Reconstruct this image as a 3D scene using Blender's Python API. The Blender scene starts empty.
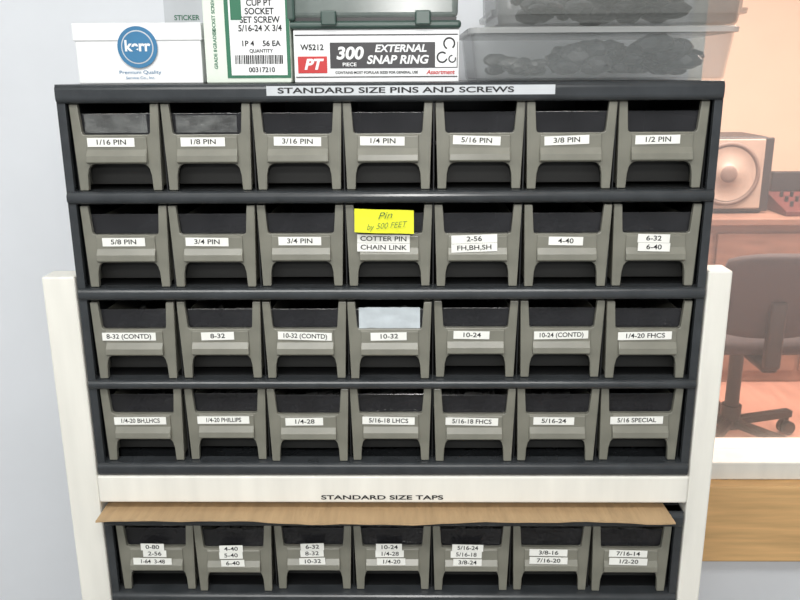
import bpy, bmesh, math, random
from mathutils import Matrix, Vector
random.seed(4)
S=bpy.context.scene
col=S.collection
S.view_settings.view_transform='Standard'
S.view_settings.look='None'

def lin(c):
    return tuple(((v/255)/12.92 if v/255<=.04045 else ((v/255+.055)/1.055)**2.4) for v in c)
def mat(name,rgb,rough=.5,metal=0,noise=0,scale=20,bump=0,alpha=1,spec=.5,stretch=None,emis=0):
    m=bpy.data.materials.new(name); m.use_nodes=True
    nt=m.node_tree; b=nt.nodes['Principled BSDF']
    c=lin(rgb)
    b.inputs['Base Color'].default_value=(*c,1); b.inputs['Roughness'].default_value=rough
    b.inputs['Metallic'].default_value=metal; b.inputs['Alpha'].default_value=alpha
    b.inputs['Specular IOR Level'].default_value=spec
    if noise or bump:
        tc=nt.nodes.new('ShaderNodeTexCoord'); mp=nt.nodes.new('ShaderNodeMapping')
        if stretch: mp.inputs['Scale'].default_value=stretch
        nz=nt.nodes.new('ShaderNodeTexNoise'); nz.inputs['Scale'].default_value=scale; nz.inputs['Detail'].default_value=5
        nt.links.new(tc.outputs['Object'],mp.inputs[0]); nt.links.new(mp.outputs[0],nz.inputs['Vector'])
        if noise:
            r=nt.nodes.new('ShaderNodeValToRGB')
            r.color_ramp.elements[0].position=.3; r.color_ramp.elements[1].position=.7
            r.color_ramp.elements[0].color=(*[v*(1-noise) for v in c],1)
            r.color_ramp.elements[1].color=(*[min(1,v*(1+noise)) for v in c],1)
            nt.links.new(nz.outputs['Fac'],r.inputs[0]); nt.links.new(r.outputs[0],b.inputs['Base Color'])
        if bump:
            bp=nt.nodes.new('ShaderNodeBump'); bp.inputs['Strength'].default_value=bump; bp.inputs['Distance'].default_value=.01
            nt.links.new(nz.outputs['Fac'],bp.inputs['Height']); nt.links.new(bp.outputs[0],b.inputs['Normal'])
    return m

M=dict(
 wall=mat('wall_paint',(226,229,234),.8,noise=.02,scale=6,bump=.03),
 farwall=mat('far_wall_paint',(242,224,206),.8,noise=.03,scale=3),
 white=mat('white_painted_wood',(230,228,220),.5,noise=.06,scale=9,bump=.05,stretch=(4,4,.5)),
 steel=mat('dark_enamel_steel',(54,57,60),.24,noise=.2,scale=30),
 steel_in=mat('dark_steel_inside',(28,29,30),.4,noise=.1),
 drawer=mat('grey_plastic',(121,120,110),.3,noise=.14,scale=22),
 drawer_shaded=mat('grey_plastic_shaded',(34,34,32),.6,noise=.1),  # darkened copy of the drawer plastic, recess shadow put into its colour
 smoke=mat('smoked_plastic_window',(46,46,49),.14,alpha=.62,noise=.35,scale=14),
 label=mat('label_paper',(236,236,231),.6,noise=.05),
 ink=mat('black_ink',(22,22,26),.6,noise=.05),
 yellow=mat('yellow_sticky_paper',(226,228,45),.7,noise=.04,scale=30),
 greenink=mat('green_ink',(30,90,60),.6,noise=.05),
 tape=mat('tape_strip',(196,200,204),.35,noise=.05),
 card=mat('cardboard',(180,152,116),.7,noise=.1,scale=12,bump=.3,stretch=(8,1,1)),
 boxw=mat('white_carton',(234,235,236),.5,noise=.02),
 blue=mat('blue_print',(56,118,160),.5,noise=.1),
 green=mat('green_print',(42,108,80),.5,noise=.05),
 paleg=mat('pale_carton',(218,226,215),.6,noise=.03),
 red=mat('red_print',(196,48,50),.5,noise=.05),
 greyband=mat('dark_print',(42,40,44),.4,noise=.1),
 caseg=mat('dark_green_plastic',(58,78,72),.35,noise=.15,scale=15),
 casec=mat('grey_clear_plastic',(118,128,124),.22,alpha=.8,noise=.25,scale=12),
 tote=mat('clear_grey_plastic',(168,172,172),.15,alpha=.2,noise=.08),
 toterim=mat('clear_plastic_rim',(180,182,181),.2,alpha=.6,noise=.05),
 tray2=mat('smoky_grey_plastic',(128,130,128),.2,alpha=.38,noise=.1),
 contents=mat('dark_hardware',(58,58,60),.4,noise=.55,scale=30),
 metalbits=mat('steel_screws',(120,120,118),.4,metal=.3,noise=.4,scale=60),
 wood=mat('pine_wood',(220,178,124),.5,noise=.16,scale=10,stretch=(.6,4,9)),
 console=mat('brown_wood',(136,104,90),.45,noise=.2,scale=6,stretch=(1,1,6)),
 floorw=mat('red_brown_floor',(180,134,118),.3,noise=.18,scale=4,stretch=(5,.8,1)),
 floorc=mat('grey_floor',(120,118,112),.7,noise=.15,scale=15),
 ceil=mat('ceiling_paint',(235,235,232),.9,noise=.02),
 spk=mat('speaker_wood_front',(160,142,130),.5,noise=.08),
 cone=mat('speaker_cone',(112,94,86),.6,noise=.1),
 black=mat('black_plastic',(34,32,34),.4,noise=.15),
 mesh=mat('chair_fabric',(62,54,56),.85,noise=.3,scale=60),
 paleblue=mat('pale_bag',(192,200,205),.3,noise=.14,scale=30,bump=.15),
 bag=mat('clear_bag',(150,152,150),.12,noise=.5,scale=45,bump=.8,alpha=.3),
 mixer=mat('dark_red_device',(92,48,46),.4,noise=.2),
 chrome=mat('chrome',(180,180,180),.2,metal=1,noise=.05),
)

def empty(name,loc):
    e=bpy.data.objects.new(name,None); e.location=loc; e.empty_display_size=.05; col.objects.link(e); return e
def fin(name,bm,mats,parent=None,bevel=0,seg=2,smooth=False,loc=None):
    me=bpy.data.meshes.new(name); bmesh.ops.recalc_face_normals(bm,faces=bm.faces[:]); bm.to_mesh(me); bm.free()
    for m in (mats if isinstance(mats,(list,tuple)) else [mats]): me.materials.append(m)
    return addobj(name,me,parent,bevel,seg,smooth,loc)
def addobj(name,me,parent=None,bevel=0,seg=2,smooth=False,loc=None):
    o=bpy.data.objects.new(name,me); col.objects.link(o)
    if loc: o.location=loc
    if smooth:
        for p in me.polygons: p.use_smooth=True
    if bevel:
        b=o.modifiers.new('bevel','BEVEL'); b.width=bevel; b.segments=seg; b.limit_method='ANGLE'; b.angle_limit=math.radians(35)
    if parent:
        o.parent=parent; o.matrix_parent_inverse=Matrix.Translation(-parent.location)
    return o
def bbox(bm,x0,x1,y0,y1,z0,z1,mi=0,rot=None):
    r=bmesh.ops.create_cube(bm,size=1)
    vs=r['verts']
    m=Matrix.Translation(((x0+x1)/2,(y0+y1)/2,(z0+z1)/2))
    if rot: m=m@rot
    bmesh.ops.transform(bm,matrix=m@Matrix.Diagonal((x1-x0,y1-y0,z1-z0,1)),verts=vs)
    for f in {f for v in vs for f in v.link_faces}: f.material_index=mi
    return vs
def bcyl(bm,p,r,h,axis='Z',mi=0,r2=None,seg=32):
    rr=bmesh.ops.create_cone(bm,cap_ends=True,segments=seg,radius1=r,radius2=r if r2 is None else r2,depth=h)
    R={'Z':Matrix(),'Y':Matrix.Rotation(math.pi/2,4,'X'),'X':Matrix.Rotation(math.pi/2,4,'Y')}[axis] if isinstance(axis,str) else axis
    bmesh.ops.transform(bm,matrix=Matrix.Translation(p)@R,verts=rr['verts'])
    for f in {f for v in rr['verts'] for f in v.link_faces}: f.material_index=mi
def box(name,x0,x1,y0,y1,z0,z1,m,parent=None,bevel=0,seg=2):
    bm=bmesh.new(); bbox(bm,x0,x1,y0,y1,z0,z1); return fin(name,bm,m,parent,bevel,seg)
def prism(bm,pts,y0,y1,mi=0,plane='XZ'):
    f=(lambda a,b,c:(a,c,b)) if plane=='XZ' else (lambda a,b,c:(c,a,b))
    v0=[bm.verts.new(f(a,b,y0)) for a,b in pts]; v1=[bm.verts.new(f(a,b,y1)) for a,b in pts]
    fs=[bm.faces.new(v0),bm.faces.new(v1[::-1])]
    n=len(pts)
    for i in range(n): fs.append(bm.faces.new((v0[i],v1[i],v1[(i+1)%n],v0[(i+1)%n])))
    for q in fs: q.material_index=mi
def txt(name,s,x,y,z,size,m,parent,sx=1,rz=0,shear=0,off=.02,ls=1,al='CENTER'):
    c=bpy.data.curves.new(name,'FONT'); c.body=s; c.size=size; c.align_x=al; c.align_y='CENTER'
    c.offset=off*size; c.shear=shear; c.space_line=ls; c.extrude=.00008
    t=bpy.data.objects.new('tmp',c); col.objects.link(t)
    dg=bpy.context.evaluated_depsgraph_get()
    me=bpy.data.meshes.new_from_object(t.evaluated_get(dg))
    bpy.data.objects.remove(t)
    me.transform(Matrix.Translation((x,y,z))@Matrix.Rotation(rz,4,'Y')@Matrix.Rotation(math.pi/2,4,'X')@Matrix.Diagonal((sx,1,1,1)))
    me.materials.clear(); me.materials.append(m)
    return addobj(name,me,parent)

# ---------------------------------------------------------------- room
WY=.33; T=.10
box('floor',-2.3,2.7,-3.3,WY,-.05,0,M['floorc'])
box('ceiling',-2.3,2.7,-3.3,WY+T,2.7,2.75,M['ceil'])
box('wall_left',-2.4,-2.3,-3.3,WY+T,0,2.7,M['wall'])
box('wall_right',2.7,2.8,-3.3,WY+T,0,2.7,M['wall'])
WX0,WX1,WZ0,WZ1=.49,2.2,.797,2.2
bm=bmesh.new()
bbox(bm,-2.3,WX0,WY,WY+T,0,2.7); bbox(bm,WX1,2.7,WY,WY+T,0,2.7)
bbox(bm,WX0,WX1,WY,WY+T,0,WZ0-.037); bbox(bm,WX0,WX1,WY,WY+T,WZ1,2.7)
fin('wall_back',bm,M['wall'])
win=empty('window_1',(1.3,WY,1.5))
box('sill',WX0,WX1,WY-.012,WY+T,WZ0-.036,WZ0,M['white'],win,.003)
box('jamb_left',WX0,WX0+.03,WY+.02,WY+.08,WZ0,WZ1,M['white'],win,.002)
box('jamb_right',WX1-.03,WX1,WY+.02,WY+.08,WZ0,WZ1,M['white'],win,.002)
box('head',WX0+.03,WX1-.03,WY+.02,WY+.08,WZ1-.03,WZ1,M['white'],win,.002)
g=bpy.data.materials.new('window_glass'); g.use_nodes=True; nt=g.node_tree; nt.nodes.clear()
o=nt.nodes.new('ShaderNodeOutputMaterial'); mx=nt.nodes.new('ShaderNodeMixShader'); tr=nt.nodes.new('ShaderNodeBsdfTransparent'); gl=nt.nodes.new('ShaderNodeBsdfGlossy')
gl.inputs['Roughness'].default_value=.3; mx.inputs[0].default_value=.2; tr.inputs[0].default_value=(1,.99,.98,1)
gl.inputs['Color'].default_value=(1,.93,.90,1)
nt.links.new(tr.outputs[0],mx.inputs[1]); nt.links.new(gl.outputs[0],mx.inputs[2]); nt.links.new(mx.outputs[0],o.inputs[0])
box('pane',WX0+.03,WX1-.03,WY+.048,WY+.052,WZ0,WZ1-.03,g,win)
box('trim_1',WX0-.02,2.4,WY-.035,WY-.001,.60,.760,M['wood'],None,.004)
FY=5.0
box('floor.001',-.5,4.0,WY+T,FY,-.05,0,M['floorw'])
box('ceiling.001',-.5,4.0,WY+T,FY,2.7,2.75,M['ceil'])
box('wall_far',-.5,4.0,FY,FY+.1,0,2.7,M['farwall'])
box('wall_far_left',-.6,-.5,WY+T,FY,0,2.7,M['farwall'])
box('wall_far_right',4.0,4.1,WY+T,FY,0,2.7,M['farwall'])
box('baseboard_far',-.5,4.0,FY-.02,FY-.001,0,.1,M['console'],None,.003)

# ---------------------------------------------------------------- stand
st=empty('white_wood_stand',(0,.15,0))
SH=.937
for i,(x0,x1) in enumerate([(-.477,-.4315),(.4315,.464)]):
    box('front_post_%d'%i,x0,x1,-.004,.036,0,1.236+.006*i,M['white'],st,.0025)
    box('back_post_%d'%i,x0,x1,.27,.31,0,1.238,M['white'],st,.0025)
    box('side_rail_%d'%i,x0+.008,x1-.008,.036,.27,.86,.93,M['white'],st,.002)
    box('side_rail_low_%d'%i,x0+.008,x1-.008,.036,.27,.25,.32,M['white'],st,.002)
box('shelf_upper',-.4315,.4315,-.006,.31,SH-.043,SH,M['white'],st,.003)
box('shelf_lower',-.4315,.4315,-.004,.31,.275,.32,M['white'],st,.003)
txt('shelf_lettering','STANDARD SIZE TAPS',-.014,-.0066,SH-.034,.0095,M['ink'],st,1.9)

# ---------------------------------------------------------------- cabinets
H=.112
def wz(z): return .0548+(.0583-.0548)*z/H
def drawer_mesh():
    bm=bmesh.new()
    pts=[(-wz(0),0),(-.0435,0)]
    r=.011; xa=.0415; za=.035
    pts.append((-xa-.001,za-r-.004))
    for k in range(5):
        a=math.pi-k*math.pi/8
        pts.append((-xa+r+r*math.cos(a),za-r+r*math.sin(a)))
    for k in range(5):
        a=math.pi/2-k*math.pi/8
        pts.append((xa-r+r*math.cos(a),za-r+r*math.sin(a)))
    pts.append((xa+.001,za-r-.004))
    pts+= [(.0435,0),(wz(0),0),(wz(H),H),(.0475,H)]
    r=.004; zb=.073; xb=.0450
    for k in range(4):
        a=-k*math.pi/6
        pts.append((xb-r+r*math.cos(a),zb+r+r*math.sin(a)))
    for k in range(4):
        a=-math.pi/2-k*math.pi/6
        pts.append((-xb+r+r*math.cos(a),zb+r+r*math.sin(a)))
    pts+= [(-.0475,H),(-wz(H),H)]
    prism(bm,pts,-.004,.004,0)
    prof=[(-.0035,.072),(-.006,.070),(-.0065,.054),(-.0115,.046),(-.0125,.038),(-.009,.0355),(-.003,.037)]
    prism(bm,prof,-.040,.040,0,'YZ')
    bbox(bm,-.053,-.051,.0045,.27,.004,.09,0); bbox(bm,.051,.053,.0045,.27,.004,.09,0)
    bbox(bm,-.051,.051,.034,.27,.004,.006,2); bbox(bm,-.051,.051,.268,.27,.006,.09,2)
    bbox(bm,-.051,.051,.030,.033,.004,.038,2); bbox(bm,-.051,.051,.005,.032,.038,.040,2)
    bbox(bm,-.0505,.0505,.0045,.0065,.066,.100,1)
    me=bpy.data.meshes.new('drawer'); bmesh.ops.recalc_face_normals(bm,faces=bm.faces[:]); bm.to_mesh(me); bm.free()
    for m in (M['drawer'],M['smoke'],M['drawer_shaded']): me.materials.append(m)
    return me
DM=drawer_mesh()
def pile_mesh(k):
    bm=bmesh.new()
    for q in range(44):
        rr=bmesh.ops.create_cone(bm,cap_ends=True,segments=6,radius1=.0022+.001*k,radius2=.0022+.001*k,depth=.018+.006*k)
        x=random.uniform(-.042,.042); y=random.uniform(.017,.11); h=.056+.014*random.random()*(1-abs(x)/.07)+.003*k
        R=Matrix.Rotation(random.uniform(0,3.1),4,'Z')@Matrix.Rotation(random.uniform(1.3,1.8),4,'X')
        bmesh.ops.transform(bm,matrix=Matrix.Translation((x,y,h))@R,verts=rr['verts'])
    nx=10
    g=[[bm.verts.new((-.05+.1*i/nx,.012+.24*j/8,.056+random.uniform(-.003,.003))) for i in range(nx+1)] for j in range(9)]
    for j in range(8):
        for i in range(nx): bm.faces.new((g[j][i],g[j][i+1],g[j+1][i+1],g[j+1][i]))
    me=bpy.data.meshes.new('screws_pile'); bm.to_mesh(me); bm.free(); me.materials.append(M['metalbits']); return me
PM=[pile_mesh(k) for k in range(3)]
bars=[(0,.024),(.138,.155),(.271,.288),(.405,.4185),(.533,.553)]
pitch=.834/7
def cabinet(zt,labels,nrows=4):
    c=empty('small_parts_drawer_cabinet',(0,.15,zt-.553))
    W=.4295
    bm=bmesh.new()
    zb=zt-.553
    bbox(bm,-W,-W+.0012,.0,.30,zb,zt); bbox(bm,W-.0012,W,.0,.30,zb,zt)
    bbox(bm,-W,W,0.0,.30,zt-.0015,zt); bbox(bm,-W,W,0,.30,zb,zb+.0015)
    bbox(bm,-W,W,.2985,.30,zb,zt)
    bbox(bm,-W,-W+.011,-.002,.006,zb,zt); bbox(bm,W-.011,W,-.002,.006,zb,zt)
    fin('shell',bm,M['steel'],c,.001,2)
    for k,(a,b) in enumerate(bars):
        bm=bmesh.new(); h=b-a; z0=zt-b; z1=zt-a; r=min(.007,h/2.2)
        pts=[(.018,z0)]
        for q in range(5):
            t=-math.pi/2-q*math.pi/8; pts.append((-.008+r+r*math.cos(t),z0+r+r*math.sin(t)))
        for q in range(5):
            t=math.pi-q*math.pi/8; pts.append((-.008+r+r*math.cos(t),z1-r+r*math.sin(t)))
        pts.append((.018,z1))
        prism(bm,pts,-W+.0015,W-.0015,0,'YZ')
        fin('front_rail_%d'%k,bm,M['steel'],c,.0006,1)
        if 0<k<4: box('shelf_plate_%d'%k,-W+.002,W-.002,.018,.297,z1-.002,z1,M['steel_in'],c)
    for i in range(8):
        x=(i-3.5)*pitch
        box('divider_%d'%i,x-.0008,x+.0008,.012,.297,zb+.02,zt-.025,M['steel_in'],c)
    for r in range(nrows):
        z0=zt-bars[r+1][0]+.0008
        for i in range(7):
            x=(i-3)*pitch+random.uniform(-.0008,.0008); y=.006+random.uniform(-.003,.004)
            addobj('drawer_%d_%d'%(r,i),DM,c,.0012,2,loc=(x,y,z0))
            if r<len(labels): addobj('hardware_%d_%d'%(r,i),random.choice(PM),c,loc=(x,y,z0+random.uniform(-.016,.004)))
            if r>=len(labels): continue
            s=labels[r][i]
            ln=s.split('\n'); n=len(ln); wmax=max(len(q) for q in ln)
            lw=min(.076,.030+.0040*wmax) if n==1 else (.024+.0047*wmax)
            if len(s)>11 and n==1: lw=.075
            dx=random.uniform(-.008,.000); rz=random.uniform(-.035,.035)
            lh=.0115; ang=rz
            for j,q in enumerate(ln):
                zz=z0+.0635-(j-(1 if n==3 else .25 if n==2 else 0))*.0112
                w2=lw
                if n==3: w2=.02+.0038*len(q)
                yy=y-.0072-(.0035 if zz<z0+.056 else 0)-(.003 if zz<z0+.048 else 0)
                ex=random.uniform(-.002,.002) if n==3 else 0
                bm=bmesh.new(); bbox(bm,-w2/2,w2/2,-.0002,.0002,-lh/2,lh/2)
                bmesh.ops.transform(bm,matrix=Matrix.Translation((x+dx+ex,yy,zz))@Matrix.Rotation(ang,4,'Y'),verts=bm.verts[:])
                fin('label_%d_%d_%d'%(r,i,j),bm,M['label'],c)
                ts=.0092; sx=min(1.25,(w2-.004)/(len(q)*ts*.60))
                txt('label_text_%d_%d_%d'%(r,i,j),q,x+dx+ex,yy-.0004,zz,ts,M['ink'],c,sx,rz=ang,off=.012)
    return c
L1=[["1/16 PIN","1/8 PIN","3/16 PIN","1/4 PIN","5/16 PIN","3/8 PIN","1/2 PIN"],
["5/8 PIN","3/4 PIN","3/4 PIN","COTTER PIN\nCHAIN LINK","2-56\nFH,BH,SH","4-40","6-32\n6-40"],
["8-32 (CONTD)","8-32","10-32 (CONTD)","10-32","10-24","10-24 (CONTD)","1/4-20 FHCS"],
["1/4-20 BH,LHCS","1/4-20 PHILLIPS","1/4-28","5/16-18 LHCS","5/16-18 FHCS","5/16-24","5/16 SPECIAL"]]
L2=[["0-80\n2-56\n1-64  3-48","4-40\n5-40\n6-40","6-32\n8-32\n10-32","10-24\n1/4-28\n1/4-20","5/16-24\n5/16-18\n3/8-24","3/8-16\n7/16-20","7/16-14\n1/2-20"]]
ZT=SH+.0005+.553
c1=cabinet(ZT,L1)
box('title_tape',-.155,.213,-.0086,-.0082,ZT-.0155,ZT-.0035,M['tape'],c1)
txt('title_text','STANDARD SIZE PINS AND SCREWS',.01,-.0090,ZT-.0095,.0098,M['ink'],c1,1.9)
zr=ZT-bars[2][0]
bm=bmesh.new(); n=8
vs=[[bm.verts.new((-.046+.079*i/n,-.0055-.002*math.sin(i*.7)-.004*(1-j/3)**2,zr+.0785+.031*j/3-.003*i/n)) for i in range(n+1)] for j in range(4)]
for j in range(3):
    for i in range(n): bm.faces.new((vs[j][i],vs[j][i+1],vs[j+1][i+1],vs[j+1][i]))
nt_=fin('sticky_note',bm,M['yellow'],c1); sm=nt_.modifiers.new('solid','SOLIDIFY'); sm.thickness=.0003
txt('sticky_text_a','Pin',-.006,-.0108,zr+.1005,.0125,M['greenink'],c1,1.3,rz=-.1,shear=.4,off=-.01)
txt('sticky_text_b','by 500 FEET',-.004,-.0135,zr+.0875,.0110,M['greenink'],c1,.95,rz=-.08,shear=.4,off=-.01)
def wrinkle(name,x,z,w,h,m,y=.0045):
    bm=bmesh.new(); nx,nz=12,6
    v=[[bm.verts.new((x-w/2+w*i/nx,y+random.uniform(-.0012,.0012),z+h*j/nz)) for i in range(nx+1)] for j in range(nz+1)]
    for j in range(nz):
        for i in range(nx): bm.faces.new((v[j][i],v[j][i+1],v[j+1][i+1],v[j+1][i]))
    return fin(name,bm,m,c1,smooth=True)
z3=ZT-bars[3][0]; z1_=ZT-bars[1][0]
wrinkle('pale_bag',-.001,z3+.074,.085,.030,M['paleblue'],.005)
wrinkle('clear_bag_a',-3*pitch,z1_+.076,.082,.024,M['bag'],.006)
wrinkle('clear_bag_b',-2*pitch,z1_+.076,.08,.022,M['bag'],.006)
c2=cabinet(.878,L2,4)

# cardboard sheet on lower cabinet
bm=bmesh.new(); nx,ny=40,8
def cz(u,v,top):
    y=-.040+.32*v
    y+= (.003*math.sin(u*9)+.002*math.sin(u*31)+.001*math.sin(u*77)) if v==0 else 0
    lift=max(0,-y-.01)
    z=.8788+(.0025 if top else 0)+lift*(.06+.05*math.sin(u*11))
    return (-.426+.832*u-.004*math.sin(v*3),y,z)
g0=[[bm.verts.new(cz(i/nx,j/ny,False)) for i in range(nx+1)] for j in range(ny+1)]
g1=[[bm.verts.new(cz(i/nx,j/ny,True)) for i in range(nx+1)] for j in range(ny+1)]
for j in range(ny):
    for i in range(nx):
        bm.faces.new((g0[j][i],g0[j+1][i],g0[j+1][i+1],g0[j][i+1])); bm.faces.new((g1[j][i],g1[j][i+1],g1[j+1][i+1],g1[j+1][i]))
for i in range(nx):
    bm.faces.new((g0[0][i],g0[0][i+1],g1[0][i+1],g1[0][i])); bm.faces.new((g0[ny][i],g1[ny][i],g1[ny][i+1],g0[ny][i+1]))
for j in range(ny):
    bm.faces.new((g0[j][0],g1[j][0],g1[j+1][0],g0[j+1][0])); bm.faces.new((g0[j][nx],g0[j+1][nx],g1[j+1][nx],g1[j][nx]))
fin('cardboard_sheet',bm,M['card'])

# ---------------------------------------------------------------- items on top
e=empty('white_cardboard_box',(-.322,.09,ZT))
box('body',-.407,-.243,.024,.17,ZT+.0003,ZT+.058,M['boxw'],e,.0015)
box('lid',-.409,-.241,.022,.172,ZT+.054,ZT+.076,M['boxw'],e,.0015)
bm=bmesh.new(); bcyl(bm,(-.325,.0212,ZT+.046),.026,.0008,'Y',seg=48); fin('round_logo',bm,M['blue'],e)
bm=bmesh.new(); bcyl(bm,(-.325,.0208,ZT+.046),.021,.0006,'Y',seg=48); fin('round_logo_inner',bm,M['tape'],e)
bm=bmesh.new(); bcyl(bm,(-.325,.0204,ZT+.046),.0195,.0006,'Y',seg=48); fin('round_logo_core',bm,M['blue'],e)
txt('logo_text','kerr',-.325,.0198,ZT+.047,.019,M['boxw'],e,1.0,off=.03)
txt('logo_sub','Premium Quality',-.325,.0235,ZT+.0145,.0062,M['blue'],e,1.3,off=0)
txt('logo_sub_b','Service Co., Inc.',-.325,.0235,ZT+.0075,.0045,M['blue'],e,1.3,off=0)
e=empty('screw_carton',(-.18,.09,ZT))
box('body',-.236,-.125,.014,.15,ZT+.0003,ZT+.165,M['paleg'],e,.0015)
box('label_border',-.208,-.1255,.0132,.0142,ZT+.0065,ZT+.160,M['green'],e)
box('label_paper',-.2025,-.130,.0128,.0138,ZT+.010,ZT+.156,M['boxw'],e)
txt('label_text_a','CUP PT\nSOCKET\nSET SCREW\n5/16-24 X 3/4',-.163,.0124,ZT+.083,.0108,M['ink'],e,.92,ls=.95)
txt('label_text_b','1P 4    56 EA',-.163,.0124,ZT+.049,.0095,M['ink'],e,1.0)
txt('label_text_c','QUANTITY',-.163,.0124,ZT+.040,.006,M['ink'],e,1.0)
txt('label_text_d','00317210',-.163,.0124,ZT+.0165,.0085,M['ink'],e,1.0)
bm=bmesh.new(); x=-.197
while x<-.137:
    w=random.choice([.0006,.001,.0016]); bbox(bm,x,x+w,.0122,.0127,ZT+.024,ZT+.035); x+=w+random.choice([.0007,.0012])
fin('barcode',bm,M['ink'],e)
bm=bmesh.new(); bbox(bm,-.200,-.186,.0122,.0127,ZT+.078,ZT+.12); fin('logo_block',bm,M['green'],e)
for k,(za,h) in enumerate([(.02,.012),(.045,.02),(.075,.03)]):
    txt('side_text_%d'%k,'SOCKET SCREWS' if k==2 else 'GRADE 8',-.222,.0136,ZT+za+.01,.006,M['green'],e,1,rz=-math.pi/2)
e=empty('snap_ring_box',(-.015,.08,ZT))
box('body',-.122,.092,.02,.14,ZT+.0003,ZT+.066,M['boxw'],e,.0012)
F=.0195
box('dark_band',-.075,.0900,F-.0002,F+.0006,ZT+.018,ZT+.050,M['greyband'],e)
box('edge_line',-.120,.0900,F-.0002,F+.0006,ZT+.0585,ZT+.0600,M['greyband'],e)
box('edge_line_low',-.120,.0900,F-.0002,F+.0006,ZT+.0065,ZT+.0078,M['greyband'],e)
box('badge',-.117,-.079,F-.0003,F+.0006,ZT+.012,ZT+.033,M['red'],e,.001)
txt('badge_text','PT',-.098,F-.0006,ZT+.0225,.018,M['boxw'],e,1.1,shear=.25,off=.04)
txt('code_text','W5212',-.098,F-.0003,ZT+.044,.0098,M['ink'],e,1.0)
txt('count_text','300',-.050,F-.0006,ZT+.036,.021,M['boxw'],e,1.1,off=.035,shear=.15)
txt('piece_text','PIECE',-.050,F-.0006,ZT+.0225,.0062,M['boxw'],e,1.2)
txt('title_a','EXTERNAL',.016,F-.0006,ZT+.042,.0125,M['boxw'],e,1.1,off=.03,shear=.2)
txt('title_b','SNAP RING',.012,F-.0006,ZT+.028,.0145,M['boxw'],e,1.08,off=.03,shear=.2)
txt('sub_text','CONTAINS MOST POPULAR SIZES FOR GENERAL USE',-.015,F-.0003,ZT+.0125,.0045,M['ink'],e,1.0)
txt('sub_text_red','Assortment',.068,F-.0003,ZT+.0125,.0075,M['red'],e,1.0,shear=.2)
box('ring_panel',.061,.089,F-.0005,F+.0006,ZT+.019,ZT+.057,M['boxw'],e)
def ring(bm,x,z,R,r,y,a0=-.9,span=5.2):
    n=28; inner=[];outer=[]
    for k in range(n+1):
        a=a0+span*k/n
        inner.append((x+(R-r)*math.cos(a),z+(R-r)*math.sin(a))); outer.append((x+(R+r)*math.cos(a),z+(R+r)*math.sin(a)))
    prism(bm,inner+outer[::-1],y-.0004,y)
bm=bmesh.new(); ring(bm,.079,ZT+.048,.0068,.0010,F-.0006,-.9); ring(bm,.070,ZT+.031,.0062,.0010,F-.0006,.8); ring(bm,.083,ZT+.029,.0042,.0008,F-.0006,1.5)
fin('ring_print',bm,M['ink'],e)
e=empty('plastic_organizer_case',(-.015,.09,ZT+.0662))
zc=ZT+.0664
box('case_base',-.130,.094,.015,.165,zc,zc+.010,M['caseg'],e,.004,4)
box('case_lid',-.124,.090,.017,.163,zc+.012,zc+.06,M['casec'],e,.008,4)
box('seam',-.122,.088,.019,.161,zc+.008,zc+.014,M['black'],e)
box('corner_brace',-.130,-.118,.013,.165,zc+.010,zc+.062,M['caseg'],e,.003)
box('hook_latch_a',-.085,-.065,.010,.0165,zc+.004,zc+.022,M['caseg'],e,.002)
box('hook_latch_b',.035,.055,.010,.0165,zc+.004,zc+.022,M['caseg'],e,.002)

def rrect(hx,hy,r,n=6):
    p=[]
    for cx,cy,a0 in ((hx-r,hy-r,0),(-hx+r,hy-r,math.pi/2),(-hx+r,-hy+r,math.pi),(hx-r,-hy+r,1.5*math.pi)):
        for k in range(n+1):
            a=a0+k*math.pi/2/n; p.append((cx+r*math.cos(a),cy+r*math.sin(a)))
    return p
def loft(bm,secs,cx,cy,cap0=True,cap1=True):
    rings=[[bm.verts.new((cx+x,cy+y,z)) for x,y in rrect(hx,hy,r)] for hx,hy,r,z in secs]
    n=len(rings[0])
    for a,b in zip(rings,rings[1:]):
        for i in range(n): bm.faces.new((a[i],a[(i+1)%n],b[(i+1)%n],b[i]))
    if cap0: bm.faces.new(rings[0][::-1])
    if cap1: bm.faces.new(rings[-1])
def lumps(name,n,cx,cy,hx,hy,z0,h,s0,s1,m,par):
    bm=bmesh.new()
    for k in range(n):
        s=random.uniform(s0,s1)
        r=bmesh.ops.create_icosphere(bm,subdivisions=2,radius=s)
        for v in r['verts']: v.co*=random.uniform(.85,1.12)
        bmesh.ops.transform(bm,matrix=Matrix.Translation((cx+random.uniform(-hx,hx),cy+random.uniform(-hy,hy),z0+s*.75+random.uniform(0,h)))@Matrix.Rotation(random.random()*3,4,'Z')@Matrix.Diagonal((1.5,1,.7,1)),verts=r['verts'])
    fin(name,bm,m,par,smooth=False)
e=empty('clear_storage_box',(.28,.12,ZT))
tx,ty=.277,.130
bm=bmesh.new()
loft(bm,[(.160,.107,.014,ZT+.0005),(.163,.110,.016,ZT+.004),(.170,.116,.018,ZT+.060),(.168,.114,.017,ZT+.060),(.161,.108,.015,ZT+.005),(.159,.106,.014,ZT+.003)],tx,ty)
fin('tub',bm,M['tote'],e)
bm=bmesh.new()
loft(bm,[(.169,.115,.018,ZT+.0595),(.174,.120,.02,ZT+.0600),(.1745,.1205,.02,ZT+.066),(.171,.117,.018,ZT+.0675)],tx,ty)
fin('lid',bm,M['toterim'],e)
lumps('contents',70,tx+.045,ty-.010,.085,.080,ZT+.006,.028,.010,.019,M['contents'],e)
lumps('contents_b',30,tx-.095,ty-.005,.035,.07,ZT+.006,.012,.008,.014,M['metalbits'],e)
e=empty('grey_plastic_tray',(.30,.12,ZT+.068))
z=ZT+.068; tx2=.297
bm=bmesh.new()
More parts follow.
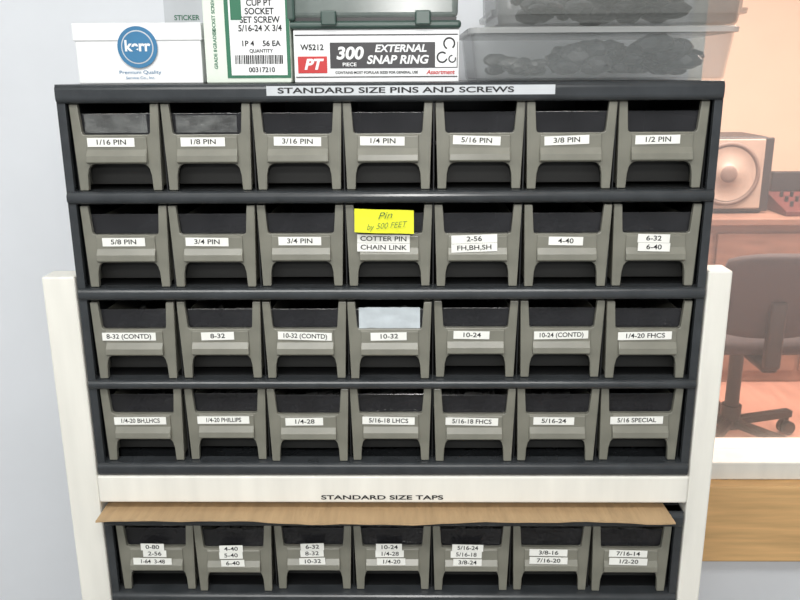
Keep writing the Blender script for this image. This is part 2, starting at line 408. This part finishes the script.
loft(bm,[(.150,.105,.014,z+.0003),(.154,.108,.016,z+.004),(.156,.110,.017,z+.014),(.163,.117,.02,z+.0145),(.164,.118,.02,z+.021),(.158,.112,.018,z+.022),(.160,.114,.018,z+.075),(.158,.112,.017,z+.075),(.153,.106,.015,z+.006),(.148,.102,.014,z+.003)],tx2,ty)
fin('tray_body',bm,M['tray2'],e)
lumps('tray_contents',70,tx2,ty-.005,.115,.080,z+.006,.035,.010,.019,M['contents'],e)
e=empty('wall_notice',(-.33,WY-.001,1.60))
box('paper',-.375,-.285,WY-.0015,WY-.0003,1.575,1.70,M['tape'],e)
txt('notice_text','STICKER',-.338,WY-.002,1.592,.011,M['green'],e)
txt('notice_text_b','NO ENTRY',-.332,WY-.002,1.625,.012,M['ink'],e)

# ---------------------------------------------------------------- far room furniture
CX,CY=1.36,2.1
e=empty('office_chair',(CX,CY,0))
bm=bmesh.new(); loft(bm,[(.22,.21,.08,.46),(.245,.235,.09,.475),(.245,.235,.09,.505),(.215,.205,.08,.525)],CX,CY); fin('seat',bm,M['mesh'],e,smooth=True)
bm=bmesh.new(); nx,nz=10,10
def bp(u,v):
    x=(u-.5)*(.40+.06*math.sin(math.pi*v)); return (CX+x,CY-.25-.10*v+.05*(2*u-1)**2*1.0+.02*math.sin(v*5),.55+.34*v-.03*abs(2*u-1)**3*(1 if v>.5 else -1))
g0=[[bm.verts.new(bp(i/nx,j/nz)) for i in range(nx+1)] for j in range(nz+1)]
for j in range(nz):
    for i in range(nx): bm.faces.new((g0[j][i],g0[j][i+1],g0[j+1][i+1],g0[j+1][i]))
o=fin('backrest',bm,M['mesh'],e,smooth=True); s=o.modifiers.new('s','SOLIDIFY'); s.thickness=.035
bm=bmesh.new()
bbox(bm,CX-.03,CX+.03,CY-.33,CY-.29,.44,.70); bbox(bm,CX-.03,CX+.03,CY-.31,CY,.42,.45)
for sx in (-1,1):
    bbox(bm,CX+sx*.28-.02,CX+sx*.28+.02,CY-.03,CY+.03,.44,.68); bbox(bm,min(CX+sx*.30,CX+sx*.1),max(CX+sx*.30,CX+sx*.1),CY-.03,CY+.03,.425,.45)
    bbox(bm,CX+sx*.28-.04,CX+sx*.28+.04,CY-.15,CY+.14,.68,.71)
fin('arms_and_spine',bm,M['black'],e,.012,3)
bm=bmesh.new(); bcyl(bm,(CX,CY,.27),.028,.34); bcyl(bm,(CX,CY,.12),.04,.1)
fin('gas_column',bm,M['black'],e)
bm=bmesh.new()
for k in range(5):
    a=k*2*math.pi/5+.3; R=Matrix.Rotation(a,4,'Z')
    vs=bbox(bm,0,.30,-.02,.02,.08,.11)
    bmesh.ops.transform(bm,matrix=Matrix.Translation((CX,CY,0))@R,verts=vs)
    px,py=CX+.29*math.cos(a),CY+.29*math.sin(a)
    for s in (-1,1):
        ox,oy=-math.sin(a)*.016*s,math.cos(a)*.016*s
        bcyl(bm,(px+ox,py+oy,.031),.03,.02,R@Matrix.Rotation(math.pi/2,4,'X'),seg=16)
    bcyl(bm,(px,py,.065),.01,.05,seg=10)
fin('star_base',bm,M['black'],e,.004,2)

e=empty('studio_console',(1.9,3.05,0))
box('body',1.0,2.9,2.80,3.40,.0,.80,M['console'],e,.005)
box('top',.97,2.93,2.76,3.43,.80,.835,M['console'],e,.006)
for k in range(4):
    box('door_panel_%d'%k,1.03+.465*k,1.03+.465*k+.44,2.785,2.80,.06,.76,M['console'],e,.004)
    bm=bmesh.new(); bcyl(bm,(1.44+.465*k,2.778,.6),.012,.02,'Y'); fin('knob_%d'%k,bm,M['chrome'],e)

e=empty('studio_monitor_speaker',(1.58,3.0,.836))
dxs=-.075
box('cabinet',1.44+dxs,1.82+dxs,2.92,3.25,.8355,1.205,M['black'],e,.012,3)
box('black_surround',1.45+dxs,1.845+dxs,2.912,2.925,.845,1.20,M['black'],e,.006)
box('baffle',1.46+dxs,1.80+dxs,2.900,2.914,.860,1.195,M['spk'],e,.01,3)
def disc(name,x,y,z,rs,m):
    bm=bmesh.new(); prev=None; n=40
    for (r,dy) in rs:
        ringv=[bm.verts.new((x+r*math.cos(t*2*math.pi/n),y+dy,z+r*math.sin(t*2*math.pi/n))) for t in range(n)]
        if prev:
            for i in range(n): bm.faces.new((prev[i],prev[(i+1)%n],ringv[(i+1)%n],ringv[i]))
        prev=ringv
    bm.faces.new(prev); fin(name,bm,m,e,smooth=True)
disc('surround',1.63+dxs,2.899,1.03,[(.155,0),(.152,-.010),(.143,-.014),(.135,-.012),(.13,0)],M['cone'])
disc('woofer',1.63+dxs,2.896,1.03,[(.130,-.008),(.12,-.006),(.05,-.002),(.045,-.012),(.02,-.018)],M['spk'])
disc('dust_cap',1.63+dxs,2.890,1.03,[(.046,0),(.04,-.008),(.02,-.014)],M['cone'])

e=empty('audio_mixer',(2.05,2.95,.836))
bm=bmesh.new(); prism(bm,[(2.82,.836),(3.1,.836),(3.1,.93),(2.82,.86)],1.82,2.35,0,'YZ'); fin('chassis',bm,M['mixer'],e,.004)
box('screen_hood',1.84,2.33,3.06,3.10,.92,1.02,M['black'],e,.006)
bm=bmesh.new()
for i in range(9):
    for j in range(3): bcyl(bm,(1.87+.05*i,2.88+.06*j,.885+.015*j),.009,.03,seg=12)
fin('knobs',bm,M['black'],e)

# ---------------------------------------------------------------- lights
def area(name,loc,rot,sx,sy,p,c):
    l=bpy.data.lights.new(name,'AREA'); l.shape='RECTANGLE'; l.size=sx; l.size_y=sy; l.energy=p; l.color=c
    o=bpy.data.objects.new(name,l); o.location=loc; o.rotation_euler=rot; col.objects.link(o); return o
area('ceiling_light_main',(-.2,-1.3,2.66),(0,0,0),1.8,.5,38,(1,1,.97))
area('ceiling_light_rear',(-.3,-2.7,2.66),(math.radians(35),0,0),1.8,.5,42,(1,1,.97))
area('far_room_light',(1.9,2.2,2.66),(0,0,0),1.6,1.2,205,(1,.86,.77))
area('flash_light',(.03,-1.30,1.68),(math.radians(72),0,0),.10,.06,4.5,(1,.98,.95))
w=bpy.data.worlds.new('world'); S.world=w; w.use_nodes=True
w.node_tree.nodes['Background'].inputs[0].default_value=(.93,.97,1,1); w.node_tree.nodes['Background'].inputs[1].default_value=.5

cam=bpy.data.cameras.new('camera'); co=bpy.data.objects.new('camera',cam); col.objects.link(co)
cam.lens=36.8; cam.sensor_width=36
co.matrix_world=Matrix.Translation((.030,-1.084,1.50))@Matrix.Rotation(math.radians(.85),4,'Z')@Matrix.Rotation(math.radians(90-15.4),4,'X')@Matrix.Rotation(math.radians(-.35),4,'Z')
S.camera=co
